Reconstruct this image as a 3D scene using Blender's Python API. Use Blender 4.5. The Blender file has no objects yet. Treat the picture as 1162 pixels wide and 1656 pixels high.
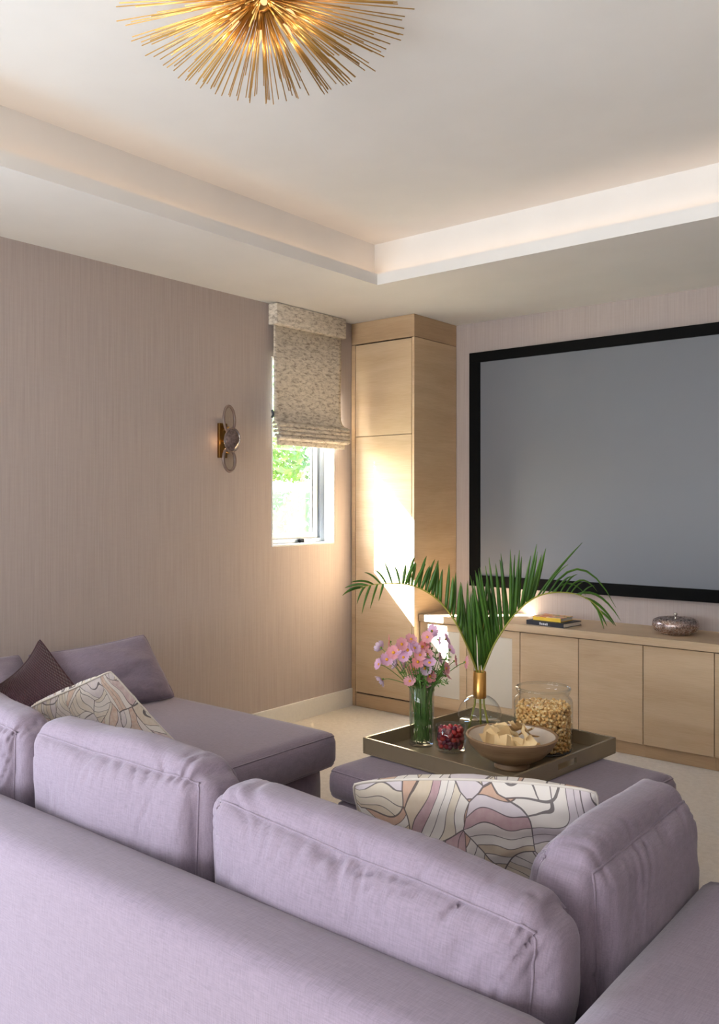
import bpy, bmesh, math, random
from mathutils import Vector, Matrix, Euler, noise
random.seed(7)
PI = math.pi
S = bpy.context.scene
COL = S.collection

# ------------------------------------------------------------------ camera
cam_d = bpy.data.cameras.new('camera'); cam = bpy.data.objects.new('camera', cam_d); COL.objects.link(cam)
cam.location = (3.753, -5.019, 1.39)
cam.rotation_euler = (math.radians(90), 0, math.radians(39.15))
cam_d.sensor_fit = 'HORIZONTAL'; cam_d.sensor_width = 36
cam_d.lens = 36 * 1393 / 1162; cam_d.shift_y = -17 / 1162
cam_d.clip_start = 0.02
S.camera = cam

# ------------------------------------------------------------------ world, sun, daylight, exposure
w = bpy.data.worlds.new('world'); S.world = w; w.use_nodes = True
nt = w.node_tree; nt.nodes.clear()
sky = nt.nodes.new('ShaderNodeTexSky'); sky.sky_type = 'NISHITA'; sky.sun_disc = False
sky.sun_elevation = math.radians(38); sky.sun_rotation = math.radians(223); sky.air_density = 1.0; sky.dust_density = 1.5
bg = nt.nodes.new('ShaderNodeBackground'); bg.inputs[1].default_value = 3.0
wo = nt.nodes.new('ShaderNodeOutputWorld')
nt.links.new(sky.outputs[0], bg.inputs[0]); nt.links.new(bg.outputs[0], wo.inputs[0])

SUN_DIR = Vector((1.1, 1.0, -1.12)).normalized()
sd = bpy.data.lights.new('sun', 'SUN'); sd.energy = 230; sd.angle = math.radians(0.7); sd.color = (1.0, .96, .90)
sun = bpy.data.objects.new('sun', sd); COL.objects.link(sun)
sun.rotation_euler = SUN_DIR.to_track_quat('-Z', 'Y').to_euler(); sun.location = (-4, -6, 6)

def area(name, loc, direction, sx, sy, energy, color):
    d = bpy.data.lights.new(name, 'AREA'); d.shape = 'RECTANGLE'; d.size = sx; d.size_y = sy; d.energy = energy; d.color = color
    o = bpy.data.objects.new(name, d); COL.objects.link(o); o.location = loc
    o.rotation_euler = Vector(direction).to_track_quat('-Z', 'Z').to_euler(); return o
# daylight from the side window, plus an added fill lamp at a made-up window (window_2 in the left wall, added_window in the front wall)
area('daylight_side_window', (0.05, -5.6, .98), (1, 0, 0), 1.5, 1.6, 112, (.70, .83, 1.0))
area('front_fill_light', (2.05, -9.05, 1.3), (0, 1, 0), 3.2, 1.7, 215, (.92, .96, 1.0))

S.view_settings.view_transform = 'Standard'; S.view_settings.look = 'None'
S.view_settings.exposure = 0.05; S.view_settings.gamma = 1.0; S.view_settings.use_curve_mapping = False

# ------------------------------------------------------------------ helpers
def lin(r, g, b):
    f = lambda c: (c / 255 / 12.92) if c / 255 <= .04045 else ((c / 255 + .055) / 1.055) ** 2.4
    return (f(r), f(g), f(b), 1)

def tag(o, label=None, cat=None, group=None, kind=None):
    if label: o['label'] = label
    if cat: o['category'] = cat
    if group: o['group'] = group
    if kind: o['kind'] = kind
    return o

def empty(name, loc=(0, 0, 0), rz=0, label=None, cat=None, group=None):
    o = bpy.data.objects.new(name, None); COL.objects.link(o); o.location = loc; o.rotation_euler = (0, 0, rz)
    o.empty_display_size = .05
    return tag(o, label, cat, group)

def link(name, me, mat=None, parent=None, loc=None, rot=None):
    o = bpy.data.objects.new(name, me); COL.objects.link(o)
    if mat and not me.materials: me.materials.append(mat)
    if parent: o.parent = parent
    if loc is not None: o.location = loc
    if rot is not None: o.rotation_euler = rot
    return o

def mesh(name, vs, fs, smooth=True, uvs=None):
    me = bpy.data.meshes.new(name); me.from_pydata([tuple(v) for v in vs], [], fs)
    if smooth: me.polygons.foreach_set('use_smooth', [True] * len(me.polygons))
    if uvs:
        ul = me.uv_layers.new(name='UVMap')
        for l in me.loops: ul.data[l.index].uv = uvs[l.vertex_index]
    me.update(); return me

def mk(name, vs, fs, mat, parent=None, smooth=True, uvs=None, loc=None, rot=None):
    return link(name, mesh(name, vs, fs, smooth, uvs), mat, parent, loc, rot)

def box_bm(bm, x0, x1, y0, y1, z0, z1):
    v = [bm.verts.new(p) for p in [(x0,y0,z0),(x1,y0,z0),(x1,y1,z0),(x0,y1,z0),(x0,y0,z1),(x1,y0,z1),(x1,y1,z1),(x0,y1,z1)]]
    for f in [(0,3,2,1),(4,5,6,7),(0,1,5,4),(1,2,6,5),(2,3,7,6),(3,0,4,7)]: bm.faces.new([v[i] for i in f])

def bm_obj(name, bm, mat, parent=None, bevel=0, seg=2, smooth=False, loc=None, rot=None):
    if bevel: bmesh.ops.bevel(bm, geom=bm.edges[:], offset=bevel, segments=seg, affect='EDGES', profile=.5)
    me = bpy.data.meshes.new(name); bm.to_mesh(me); bm.free()
    if smooth: me.polygons.foreach_set('use_smooth', [True] * len(me.polygons))
    return link(name, me, mat, parent, loc, rot)

def box(name, x0, x1, y0, y1, z0, z1, mat, parent=None, bevel=0, seg=2, smooth=False, loc=None, rot=None):
    bm = bmesh.new(); box_bm(bm, x0, x1, y0, y1, z0, z1)
    return bm_obj(name, bm, mat, parent, bevel, seg, smooth, loc, rot)

def boxes(name, lst, mat, parent=None, bevel=0):
    bm = bmesh.new()
    for b in lst: box_bm(bm, *b)
    return bm_obj(name, bm, mat, parent, bevel)

def lathe(prof, n=40, ox=0, oy=0, oz=0):
    vs, fs = [], []
    for (r, z) in prof:
        for k in range(n):
            a = 2 * PI * k / n; vs.append((ox + r * math.cos(a), oy + r * math.sin(a), oz + z))
    for i in range(len(prof) - 1):
        for k in range(n):
            a, b = i * n + k, i * n + (k + 1) % n
            fs.append((a, b, b + n, a + n))
    if prof[0][0] < .02: fs.append(tuple(range(n))[::-1])
    if prof[-1][0] < .02: fs.append(tuple((len(prof) - 1) * n + k for k in range(n)))
    return vs, fs

def tube(pts, rad, n=8, closed=False):
    pts = [Vector(p) for p in pts]; m = len(pts); vs, fs = [], []
    rad = rad if isinstance(rad, (list, tuple)) else [rad] * m
    up = Vector((0.13, 0.21, 1)).normalized()
    for i, p in enumerate(pts):
        if closed: t = pts[(i + 1) % m] - pts[i - 1]
        else: t = pts[min(i + 1, m - 1)] - pts[max(i - 1, 0)]
        t.normalize()
        s = t.cross(up)
        if s.length < .05: s = t.cross(Vector((1, 0, 0)))
        s.normalize(); u = s.cross(t)
        for k in range(n):
            a = 2 * PI * k / n; vs.append(p + (s * math.cos(a) + u * math.sin(a)) * rad[i])
    R = m if closed else m - 1
    for i in range(R):
        for k in range(n):
            a, b = i * n + k, i * n + (k + 1) % n; j = (i + 1) % m
            fs.append((a, b, j * n + (k + 1) % n, j * n + k))
    if not closed: fs.append(tuple(range(n))[::-1]); fs.append(tuple((m - 1) * n + k for k in range(n)))
    return vs, fs

# ------------------------------------------------------------------ materials
class NT:
    def __init__(s, name):
        s.m = bpy.data.materials.new(name); s.m.use_nodes = True; s.t = s.m.node_tree; s.t.nodes.clear()
        s.out = s.n('ShaderNodeOutputMaterial')
    def n(s, kind, **kw):
        x = s.t.nodes.new(kind)
        for k, v in kw.items():
            if hasattr(x, k) and k not in ('Scale',): setattr(x, k, v)
        return x
    def l(s, a, b): s.t.links.new(a, b)
    def coord(s, scale=(1, 1, 1), kind='Object', rot=(0, 0, 0)):
        c = s.n('ShaderNodeTexCoord'); mp = s.n('ShaderNodeMapping'); mp.inputs['Scale'].default_value = scale
        mp.inputs['Rotation'].default_value = rot
        s.l(c.outputs[kind], mp.inputs[0]); return mp.outputs[0]
    def noise(s, vec, scale, detail=2, rough=.5, dist=0):
        x = s.n('ShaderNodeTexNoise'); x.inputs['Scale'].default_value = scale; x.inputs['Detail'].default_value = detail
        x.inputs['Roughness'].default_value = rough; x.inputs['Distortion'].default_value = dist
        s.l(vec, x.inputs['Vector']); return x.outputs['Fac']
    def ramp(s, fac, stops):
        r = s.n('ShaderNodeValToRGB'); e = r.color_ramp.elements
        while len(e) < len(stops): e.new(.5)
        for i, (p, c) in enumerate(stops): e[i].position = p; e[i].color = c
        s.l(fac, r.inputs[0]); return r.outputs[0]
    def math(s, op, a, b=None, c=None):
        x = s.n('ShaderNodeMath'); x.operation = op
        for i, v in enumerate((a, b, c)):
            if v is None: continue
            if isinstance(v, (int, float)): x.inputs[i].default_value = v
            else: s.l(v, x.inputs[i])
        return x.outputs[0]
    def mix(s, fac, a, b, blend='MIX'):
        x = s.n('ShaderNodeMix'); x.data_type = 'RGBA'; x.blend_type = blend
        for i, v in ((0, fac), (6, a), (7, b)):
            if isinstance(v, (int, float)): x.inputs[i].default_value = v
            elif isinstance(v, tuple): x.inputs[i].default_value = v
            else: s.l(v, x.inputs[i])
        return x.outputs[2]
    def bump(s, h, strength=.3, dist=.002):
        b = s.n('ShaderNodeBump'); b.inputs['Strength'].default_value = strength; b.inputs['Distance'].default_value = dist
        s.l(h, b.inputs['Height']); return b.outputs[0]
    def bsdf(s, color, rough=.5, metal=0, normal=None, sheen=0, spec=.5, **kw):
        p = s.n('ShaderNodeBsdfPrincipled')
        for key, v in (('Base Color', color), ('Roughness', rough), ('Metallic', metal)):
            if isinstance(v, (int, float, tuple)): p.inputs[key].default_value = v
            else: s.l(v, p.inputs[key])
        p.inputs['Specular IOR Level'].default_value = spec
        if sheen: p.inputs['Sheen Weight'].default_value = sheen; p.inputs['Sheen Roughness'].default_value = .5
        for k, v in kw.items(): p.inputs[k.replace('_', ' ')].default_value = v
        if normal: s.l(normal, p.inputs['Normal'])
        s.l(p.outputs[0], s.out.inputs[0]); s.p = p
        return s.m

def plain(name, col, rough=.5, metal=0, spec=.5, bump=0, bscale=60, **kw):
    q = NT(name); nrm = None; c = col
    v = q.coord()
    nz = q.noise(v, bscale, 3)
    c = q.mix(nz, tuple(x * .94 for x in col[:3]) + (1,), tuple(min(1, x * 1.06) for x in col[:3]) + (1,))
    if bump: nrm = q.bump(nz, bump, .002)
    return q.bsdf(c, rough, metal, nrm, spec=spec, **kw)

def fabric(name, col, light=1.12, dark=.86, sc=1.0, sheen=.25):
    q = NT(name)
    a = q.noise(q.coord((35 * sc, 420 * sc, 420 * sc)), 1, 3, .6)
    b = q.noise(q.coord((420 * sc, 35 * sc, 35 * sc)), 1, 3, .6)
    f = q.math('MULTIPLY', q.math('ADD', a, b), .5)
    cr = q.ramp(f, [(.36, tuple(x * dark for x in col[:3]) + (1,)), (.5, col), (.64, tuple(min(1, x * light) for x in col[:3]) + (1,))])
    nrm = q.bump(f, .35, .0015)
    return q.bsdf(cr, .92, 0, nrm, sheen=sheen, spec=.15)

def wood(name, light, dark, scale=1.0, axis=0):
    q = NT(name)
    oi = q.n('ShaderNodeObjectInfo')
    c = q.n('ShaderNodeTexCoord'); off = q.n('ShaderNodeVectorMath'); off.operation = 'ADD'
    sc = q.n('ShaderNodeVectorMath'); sc.operation = 'SCALE'; sc.inputs[3].default_value = 7
    cmb = q.n('ShaderNodeCombineXYZ')
    for i in range(3): q.l(oi.outputs['Random'], cmb.inputs[i])
    q.l(cmb.outputs[0], sc.inputs[0]); q.l(c.outputs['Object'], off.inputs[0]); q.l(sc.outputs[0], off.inputs[1])
    def mp(s):
        m = q.n('ShaderNodeMapping'); m.inputs['Scale'].default_value = s; q.l(off.outputs[0], m.inputs[0]); return m.outputs[0]
    big = q.noise(mp((1.3 * scale, 1.3 * scale, 9 * scale)), 1, 3, .55, .6)
    fine = q.noise(mp((9 * scale, 9 * scale, 220 * scale)), 1, 4, .6)
    f = q.math('ADD', q.math('MULTIPLY', big, .6), q.math('MULTIPLY', fine, .4))
    cr = q.ramp(f, [(.3, dark), (.72, light)])
    return q.bsdf(cr, .48, 0, q.bump(fine, .08, .001), spec=.35)

def thin_glass(name, tint=(1, 1, 1, 1), rough=.02, ior=1.45):
    q = NT(name)
    tr = q.n('ShaderNodeBsdfTransparent'); tr.inputs[0].default_value = tint
    gl = q.n('ShaderNodeBsdfGlossy'); gl.inputs['Roughness'].default_value = rough
    fr = q.n('ShaderNodeLayerWeight'); fr.inputs[0].default_value = .5
    mx = q.n('ShaderNodeMixShader')
    f0 = ((ior - 1) / (ior + 1)) ** 2
    f2 = q.math('ADD', f0, q.math('MULTIPLY', q.math('POWER', fr.outputs['Facing'], 3.2), .85))
    q.l(f2, mx.inputs[0]); q.l(tr.outputs[0], mx.inputs[1]); q.l(gl.outputs[0], mx.inputs[2]); q.l(mx.outputs[0], q.out.inputs[0])
    return q.m

def emit(name, col, strength):
    q = NT(name); e = q.n('ShaderNodeEmission'); e.inputs[0].default_value = col; e.inputs[1].default_value = strength
    q.l(e.outputs[0], q.out.inputs[0]); return q.m

def wallpaper():
    q = NT('woven_wallpaper')
    v = q.noise(q.coord((130, 130, 2.5)), 1, 3, .6)
    h = q.noise(q.coord((14, 14, 90)), 1, 2, .5)
    f = q.math('ADD', q.math('MULTIPLY', v, .86), q.math('MULTIPLY', h, .14))
    c = q.ramp(f, [(.3, lin(168, 156, 150)), (.7, lin(181, 169, 163))])
    return q.bsdf(c, .85, 0, q.bump(f, .12, .001), spec=.2)

def carpet():
    q = NT('cream_carpet')
    a = q.noise(q.coord(), 260, 3, .7); b = q.noise(q.coord(), 38, 3, .6)
    f = q.math('ADD', q.math('MULTIPLY', a, .6), q.math('MULTIPLY', b, .4))
    c = q.ramp(f, [(.3, lin(208, 197, 180)), (.7, lin(240, 231, 217))])
    return q.bsdf(c, .95, 0, q.bump(f, .6, .006), sheen=.15, spec=.1)

def blind_fabric():
    q = NT('mottled_blind_fabric')
    a = q.noise(q.coord((24, 24, 66)), 1, 5, .7, .6); b = q.noise(q.coord((300, 300, 300)), 1, 2)
    f = q.math('ADD', q.math('MULTIPLY', a, .85), q.math('MULTIPLY', b, .15))
    c = q.ramp(f, [(.38, lin(158, 146, 132)), (.49, lin(212, 202, 186)), (.62, lin(230, 221, 206))])
    q.bsdf(c, .9, 0, q.bump(f, .3, .002), spec=.15)
    p = q.p; tl = q.n('ShaderNodeBsdfTranslucent'); q.l(c, tl.inputs[0]); mx = q.n('ShaderNodeMixShader'); mx.inputs[0].default_value = .03
    q.l(p.outputs[0], mx.inputs[1]); q.l(tl.outputs[0], mx.inputs[2]); q.l(mx.outputs[0], q.out.inputs[0])
    return q.m

def patterned(name, sc=1.0, seed=0.0, pale=.35):
    """cream ground, flowing bands outlined by thin grey lines, some bands filled blush, tan or lilac"""
    q = NT(name)
    c = q.n('ShaderNodeTexCoord'); mp = q.n('ShaderNodeMapping'); mp.inputs['Location'].default_value = (seed, seed * .7, 0)
    q.l(c.outputs['UV'], mp.inputs[0])
    nz = q.n('ShaderNodeTexNoise'); nz.inputs['Scale'].default_value = 2.6 * sc; nz.inputs['Detail'].default_value = 0
    q.l(mp.outputs[0], nz.inputs['Vector'])
    wv = q.n('ShaderNodeVectorMath'); wv.operation = 'MULTIPLY_ADD'; wv.inputs[1].default_value = (.34 / sc, .34 / sc, 0)
    q.l(nz.outputs['Color'], wv.inputs[0]); q.l(mp.outputs[0], wv.inputs[2])
    def vor(feature):
        v = q.n('ShaderNodeTexVoronoi'); v.voronoi_dimensions = '2D'; v.feature = feature
        v.inputs['Scale'].default_value = 3.3 * sc; q.l(wv.outputs[0], v.inputs['Vector']); return v
    v1 = vor('F1'); ve = vor('DISTANCE_TO_EDGE')
    sx = q.n('ShaderNodeSeparateColor'); q.l(v1.outputs['Color'], sx.inputs[0])
    ang = q.math('MULTIPLY', sx.outputs[0], 6.283)
    ps = q.n('ShaderNodeSeparateXYZ'); q.l(wv.outputs[0], ps.inputs[0])
    d = q.math('ADD', q.math('MULTIPLY', ps.outputs[0], q.math('COSINE', ang)), q.math('MULTIPLY', ps.outputs[1], q.math('SINE', ang)))
    n2 = q.n('ShaderNodeTexNoise'); n2.inputs['Scale'].default_value = 4 * sc; n2.inputs['Detail'].default_value = 0; q.l(mp.outputs[0], n2.inputs['Vector'])
    band = q.math('MULTIPLY', q.math('ADD', d, q.math('MULTIPLY', n2.outputs['Fac'], .22 / sc)), 15 * sc)
    fr = q.math('FRACT', band); fl = q.math('FLOOR', band)
    edge = q.math('MINIMUM', fr, q.math('SUBTRACT', 1, fr))
    line1 = q.math('LESS_THAN', edge, .042)
    line2 = q.math('LESS_THAN', ve.outputs['Distance'], .012)
    line = q.math('MAXIMUM', line1, line2)
    wn = q.n('ShaderNodeTexWhiteNoise'); wn.noise_dimensions = '2D'
    cb = q.n('ShaderNodeCombineXYZ'); q.l(fl, cb.inputs[0]); q.l(sx.outputs[1], cb.inputs[1]); q.l(cb.outputs[0], wn.inputs['Vector'])
    pal = q.ramp(wn.outputs['Value'], [(0, lin(232, 226, 220)), (.26, lin(222, 210, 190)), (.42, lin(214, 204, 212)), (.58, lin(202, 160, 134)), (.70, lin(230, 222, 218)), (.80, lin(188, 150, 158)), (.90, lin(214, 196, 170))])
    pal.node.color_ramp.interpolation = 'CONSTANT'
    soft = q.noise(q.coord((1, 1, 1), 'UV'), 30 * sc, 3)
    pal2 = q.mix(q.math('MULTIPLY', soft, pale), pal, lin(240, 234, 226))
    col = q.mix(q.math('MULTIPLY', line, .85), pal2, lin(92, 84, 86))
    return q.bsdf(col, .85, 0, q.bump(soft, .15, .001), spec=.2)

M = {}
M['paint'] = plain('ceiling_paint', lin(230, 227, 222), .9, spec=.15, bscale=3)
M['trim'] = plain('white_trim_paint', lin(232, 228, 220), .55)
M['wallpaper'] = wallpaper(); M['carpet'] = carpet(); M['blind'] = blind_fabric()
M['wood'] = wood('pale_oak', lin(206, 182, 150), lin(182, 155, 122))
M['wood_edge'] = wood('oak_edge', lin(192, 164, 130), lin(166, 138, 106))
M['gap'] = plain('shadow_gap', lin(70, 52, 38), .9)
M['lav'] = fabric('lavender_linen', lin(134, 121, 135))
M['plum'] = NT('plum_waffle_knit')
q = M['plum']; vv = q.coord((1, 1, 1), 'UV')
sx_ = q.n('ShaderNodeSeparateXYZ'); q.l(vv, sx_.inputs[0])
ff = q.math('MULTIPLY_ADD', q.math('MULTIPLY', q.math('SINE', q.math('MULTIPLY', sx_.outputs[0], 190)), q.math('SINE', q.math('MULTIPLY', sx_.outputs[1], 190))), .5, .5)
M['plum'] = q.bsdf(q.ramp(ff, [(0, lin(50, 26, 35)), (1, lin(88, 54, 63))]), .95, 0, q.bump(ff, .7, .006), sheen=.3, spec=.1)
M['pat1'] = patterned('swirl_print_blush', 1.25, 0.35); M['pat2'] = patterned('swirl_print_cream', 1.35, 3.3, .95)
M['black'] = plain('black_velvet_frame', (.004, .004, .004, 1), .8, spec=.1)
M['screen'] = plain('grey_projection_screen', lin(110, 113, 119), .42, spec=.35, bscale=2)
M['brass'] = plain('brushed_brass', lin(214, 168, 96), .28, 1.0)
M['rod'] = plain('gold_rod', lin(232, 184, 104), .36, .6)
M['darkbrass'] = plain('aged_brass', lin(128, 96, 50), .35, 1.0)
M['tray'] = plain('bronze_lacquer', lin(150, 135, 110), .26, .3, bscale=20)
M['glass'] = thin_glass('clear_glass', (.97, .985, .98, 1))
M['pane'] = thin_glass('window_glass', (.97, .99, 1, 1))
M['smoke'] = thin_glass('smoky_glass', (.50, .44, .43, 1), .08, 1.7)
M['water'] = thin_glass('water', (.90, .95, .90, 1), .0, 1.2)
M['steel'] = plain('grey_aluminium', lin(150, 158, 166), .4, .3)
M['darksteel'] = plain('dark_window_seal', lin(84, 92, 100), .5)
M['white'] = plain('white_enamel', lin(240, 240, 238), .4)
M['leaf'] = plain('palm_green', lin(62, 108, 34), .45, bscale=14)
M['rachis'] = plain('palm_stalk', lin(150, 150, 60), .5)
M['stem'] = plain('flower_stem', lin(98, 138, 62), .6)
M['grille'] = plain('speaker_cloth', lin(206, 198, 182), .9, bscale=600, bump=.3)
M['bulb'] = emit('warm_bulb', (1, .58, .26, 1), 1.6)

# ------------------------------------------------------------------ room shell
RW, YF, HS, HC = 4.10, -9.2, 2.60, 2.862     # room width, front wall, soffit and tray heights
def struct(o): o['kind'] = 'structure'; return o
struct(box('floor', -.16, RW + .1, YF - .1, .1, -.1, 0, M['carpet']))
# left wall with the window opening (y -1.262..-0.67, z 1.11..2.25)
WY0, WY1, WZ0, WZ1, WT = -1.265, -.668, 1.11, 2.28, .15
struct(boxes('wall_left', [(-WT, 0, YF, WY0, 0, 2.7), (-WT, 0, WY1, 0, 0, 2.7), (-WT, 0, WY0, WY1, 0, WZ0), (-WT, 0, WY0, WY1, WZ1, 2.7)], M['wallpaper']))
struct(box('wall_back', -WT, RW + .1, 0, .1, 0, 2.7, M['wallpaper']))
struct(box('wall_right', RW, RW + .1, YF, 0, 0, 2.7, M['wallpaper']))
struct(box('wall_front', -WT, RW + .1, YF - .1, YF, 0, 2.7, M['wallpaper']))
TX0, TX1, TY0, TY1 = .79, RW - .79, -8.0, -1.222          # tray opening at the lip
LIP, SB = .062, .09                                        # lip height, set-back of the cove behind the lip
cx0, cx1, cy0, cy1 = TX0 - SB, TX1 + SB, TY0 - SB, TY1 + SB
zt = HS + .02
cb = [(-WT, cx0, YF, .1, HS, zt), (cx1, RW + .1, YF, .1, HS, zt), (cx0, cx1, YF, cy0, HS, zt), (cx0, cx1, cy1, .1, HS, zt),   # soffit
      (cx0, TX0, cy0, cy1, HS, zt), (TX1, cx1, cy0, cy1, HS, zt), (TX0, TX1, cy0, TY0, HS, zt), (TX0, TX1, TY1, cy1, HS, zt),   # trough floor
      (TX0 - .018, TX0, TY0 - .018, TY1 + .018, zt, HS + LIP), (TX1, TX1 + .018, TY0 - .018, TY1 + .018, zt, HS + LIP),
      (TX0, TX1, TY0 - .018, TY0, zt, HS + LIP), (TX0, TX1, TY1, TY1 + .018, zt, HS + LIP),                                     # lip
      (cx0 - .05, cx0, cy0 - .05, cy1 + .05, zt, HC + .05), (cx1, cx1 + .05, cy0 - .05, cy1 + .05, zt, HC + .05),
      (cx0, cx1, cy0 - .05, cy0, zt, HC + .05), (cx0, cx1, cy1, cy1 + .05, zt, HC + .05),                                       # cove sides
      (cx0, cx1, cy0, cy1, HC, HC + .05)]
struct(boxes('ceiling', cb, M['paint']))
M['led'] = emit('warm_led', (1, .68, .46, 1), 3.8)
for lab, b in (('left', (cx0 + .03, cx0 + .045, cy0 + .03, cy1 - .03)), ('back', (cx0 + .06, cx1 - .06, cy1 - .045, cy1 - .03)), ('right', (cx1 - .045, cx1 - .03, cy0 + .03, cy1 - .03)), ('front', (cx0 + .06, cx1 - .06, cy0 + .03, cy0 + .045))):
    o = box('cove_light_strip', *b, zt + .001, zt + .012, M['led'])
    where = {'left': 'above the wall with the window', 'back': 'above the projection screen wall', 'right': 'on the side across from the window', 'front': 'on the side behind the viewer'}[lab]
    tag(o, 'warm hidden light strip in the ceiling cove ' + where, 'light strip', 'cove light strips')
struct(box('baseboard_left', 0, .014, YF, -.5, 0, .12, M['trim'], bevel=.003))
struct(box('baseboard_right', RW - .014, RW, YF, -.5, 0, .12, M['trim'], bevel=.003))

# window_1: white reveal lining, aluminium casement, pane, crank
win = struct(empty('window_1', (-.1, (WY0 + WY1) / 2, WZ0)))
def wbox(name, x0, x1, y0, y1, z0, z1, mat, par=win, bevel=.002):
    L = win.location; return box(name, x0 - L.x, x1 - L.x, y0 - L.y, y1 - L.y, z0 - L.z, z1 - L.z, mat, par, bevel, 1)
e = .004
wbox('sill', -.149, .002, WY0 + e, WY1 - e, WZ0, WZ0 + .012, M['white'])
wbox('reveal', -.149, .001, WY1 - .014, WY1 - e, WZ0 + .012, WZ1 - e, M['white'])
wbox('reveal', -.149, .001, WY0 + e, WY0 + .014, WZ0 + .012, WZ1 - e, M['white'])
wbox('frame', -.13, -.085, WY1 - .05, WY1 - .014, WZ0 + .012, WZ1 - .01, M['steel'])
wbox('frame', -.13, -.085, WY0 + .014, WY0 + .03, WZ0 + .012, WZ1 - .01, M['steel'])
wbox('frame', -.13, -.085, WY0 + .03, WY1 - .05, WZ0 + .012, WZ0 + .04, M['steel'])
wbox('seal', -.12, -.105, WY1 - .062, WY1 - .05, WZ0 + .04, WZ1 - .01, M['darksteel'])
wbox('sash', -.125, -.1, WY1 - .10, WY1 - .062, WZ0 + .04, WZ1 - .01, M['white'])
wbox('sash', -.125, -.1, WY0 + .03, WY0 + .05, WZ0 + .04, WZ1 - .01, M['white'])
wbox('sash', -.125, -.1, WY0 + .05, WY1 - .10, WZ0 + .04, WZ0 + .075, M['white'])
wbox('seal', -.118, -.108, WY1 - .112, WY1 - .10, WZ0 + .075, WZ1 - .01, M['darksteel'])
wbox('pane', -.114, -.111, WY0 + .05, WY1 - .112, WZ0 + .075, WZ1 - .01, M['pane'], bevel=0)
ck = wbox('crank', -.084, -.062, WY1 - .24, WY1 - .12, WZ0 + .012, WZ0 + .034, M['white'], bevel=.004)
wbox('crank_knob', -.083, -.055, WY1 - .275, WY1 - .235, WZ0 + .012, WZ0 + .038, M['black'], bevel=.006)
# side window and made-up front window behind the viewer: white panes, lamps in front
for nm, loc, rz, wd, z0, z1 in (('window_2', (0, -5.6, 0), 0, 1.6, .15, 2.25), ('added_window', (2.05, YF, 0), PI / 2, 3.3, .4, 2.5)):
    r = struct(empty(nm, loc, rz))
    boxes('frame', [(.0, .03, -wd / 2, wd / 2, z1 - .05, z1), (.0, .03, -wd / 2, wd / 2, z0, z0 + .05), (.0, .03, -wd / 2, -wd / 2 + .05, z0 + .05, z1 - .05), (.0, .03, wd / 2 - .05, wd / 2, z0 + .05, z1 - .05), (.0, .03, -.02, .02, z0 + .05, z1 - .05)], M['white'], r)
    box('pane', .002, .008, -wd / 2 + .05, wd / 2 - .05, z0 + .05, z1 - .05, M['white'], r)

# ------------------------------------------------------------------ outside the window: lawn, hedge, trees
M['lawn'] = plain('lawn', lin(150, 146, 122), .9, bump=.5)
struct(box('ground', -22, -.16, -8, 22, -.3, -.1, M['lawn']))
def foliage(name, n, fn, size, col, parent=None):
    vs, fs = [], []
    for i in range(n):
        p = Vector(fn()); a = Vector((random.gauss(0, 1), random.gauss(0, 1), random.gauss(0, 1))).normalized()
        b = a.orthogonal().normalized(); b.rotate(Matrix.Rotation(random.random() * 6.28, 3, a)); s = size * random.uniform(.6, 1.3)
        k = len(vs); vs += [p - a * s, p + b * s * .45, p + a * s, p - b * s * .45]; fs.append((k, k + 1, k + 2, k + 3))
    q = NT(name + '_leaf'); g = q.noise(q.coord(), 7, 3)
    c = q.ramp(g, [(.3, tuple(x * .55 for x in col[:3]) + (1,)), (.7, col)]); q.bsdf(c, .5)
    tl = q.n('ShaderNodeBsdfTranslucent'); q.l(c, tl.inputs[0]); mx = q.n('ShaderNodeMixShader'); mx.inputs[0].default_value = .3
    q.l(q.p.outputs[0], mx.inputs[1]); q.l(tl.outputs[0], mx.inputs[2]); q.l(mx.outputs[0], q.out.inputs[0])
    o = mk(name, vs, fs, q.m, parent, smooth=False); o['kind'] = 'stuff'; return o
hd = empty('garden_hedge', (-2.9, 2.0, -.1), label='pale clipped hedge seen through the window', cat='hedge')
box('branches', -.42, .42, -3.2, 3.2, 0.0, 1.62, plain('hedge_core', lin(96, 116, 84), .9, bump=1, bscale=20), hd, .06, 3, True)
def hp():
    s = random.random()
    if s < .6: return (.44 + random.uniform(-.03, .05), random.uniform(-3.2, 3.2), random.uniform(0, 1.66))
    return (random.uniform(-.45, .45), random.uniform(-3.2, 3.2), 1.63 + random.uniform(-.02, .06))
foliage('foliage', 9000, hp, .035, lin(190, 205, 180), hd)
for nm, (x, y), h, rr, col, lab in (('garden_tree', (-5.2, 3.0), 3.2, 1.1, lin(120, 150, 70), 'sunlit yellow-green tree behind the hedge'), ('garden_tree', (-7.0, 5.4), 3.8, 1.5, lin(84, 120, 74), 'darker green tree further back, beyond the hedge'), ('garden_tree', (-4.6, 6.2), 3.0, .8, lin(110, 140, 90), 'green tree at the hedge end, beside the window frame')):
    t = empty(nm, (x, y, -.1), label=lab, cat='tree', group='garden trees')
    mk('trunk', *tube([(0, 0, 0), (.03, .02, h * .4), (0, 0, h * .7)], [.09, .07, .04], 8), plain('bark', lin(110, 92, 74), .9, bump=.6), t)
    def tp():
        while 1:
            v = Vector((random.uniform(-1, 1), random.uniform(-1, 1), random.uniform(-1, 1)))
            if .45 < v.length < 1: break
        return (v.x * rr, v.y * rr, h * .62 + v.z * h * .42)
    foliage('crown', 5000, tp, .075, col, t)

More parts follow.
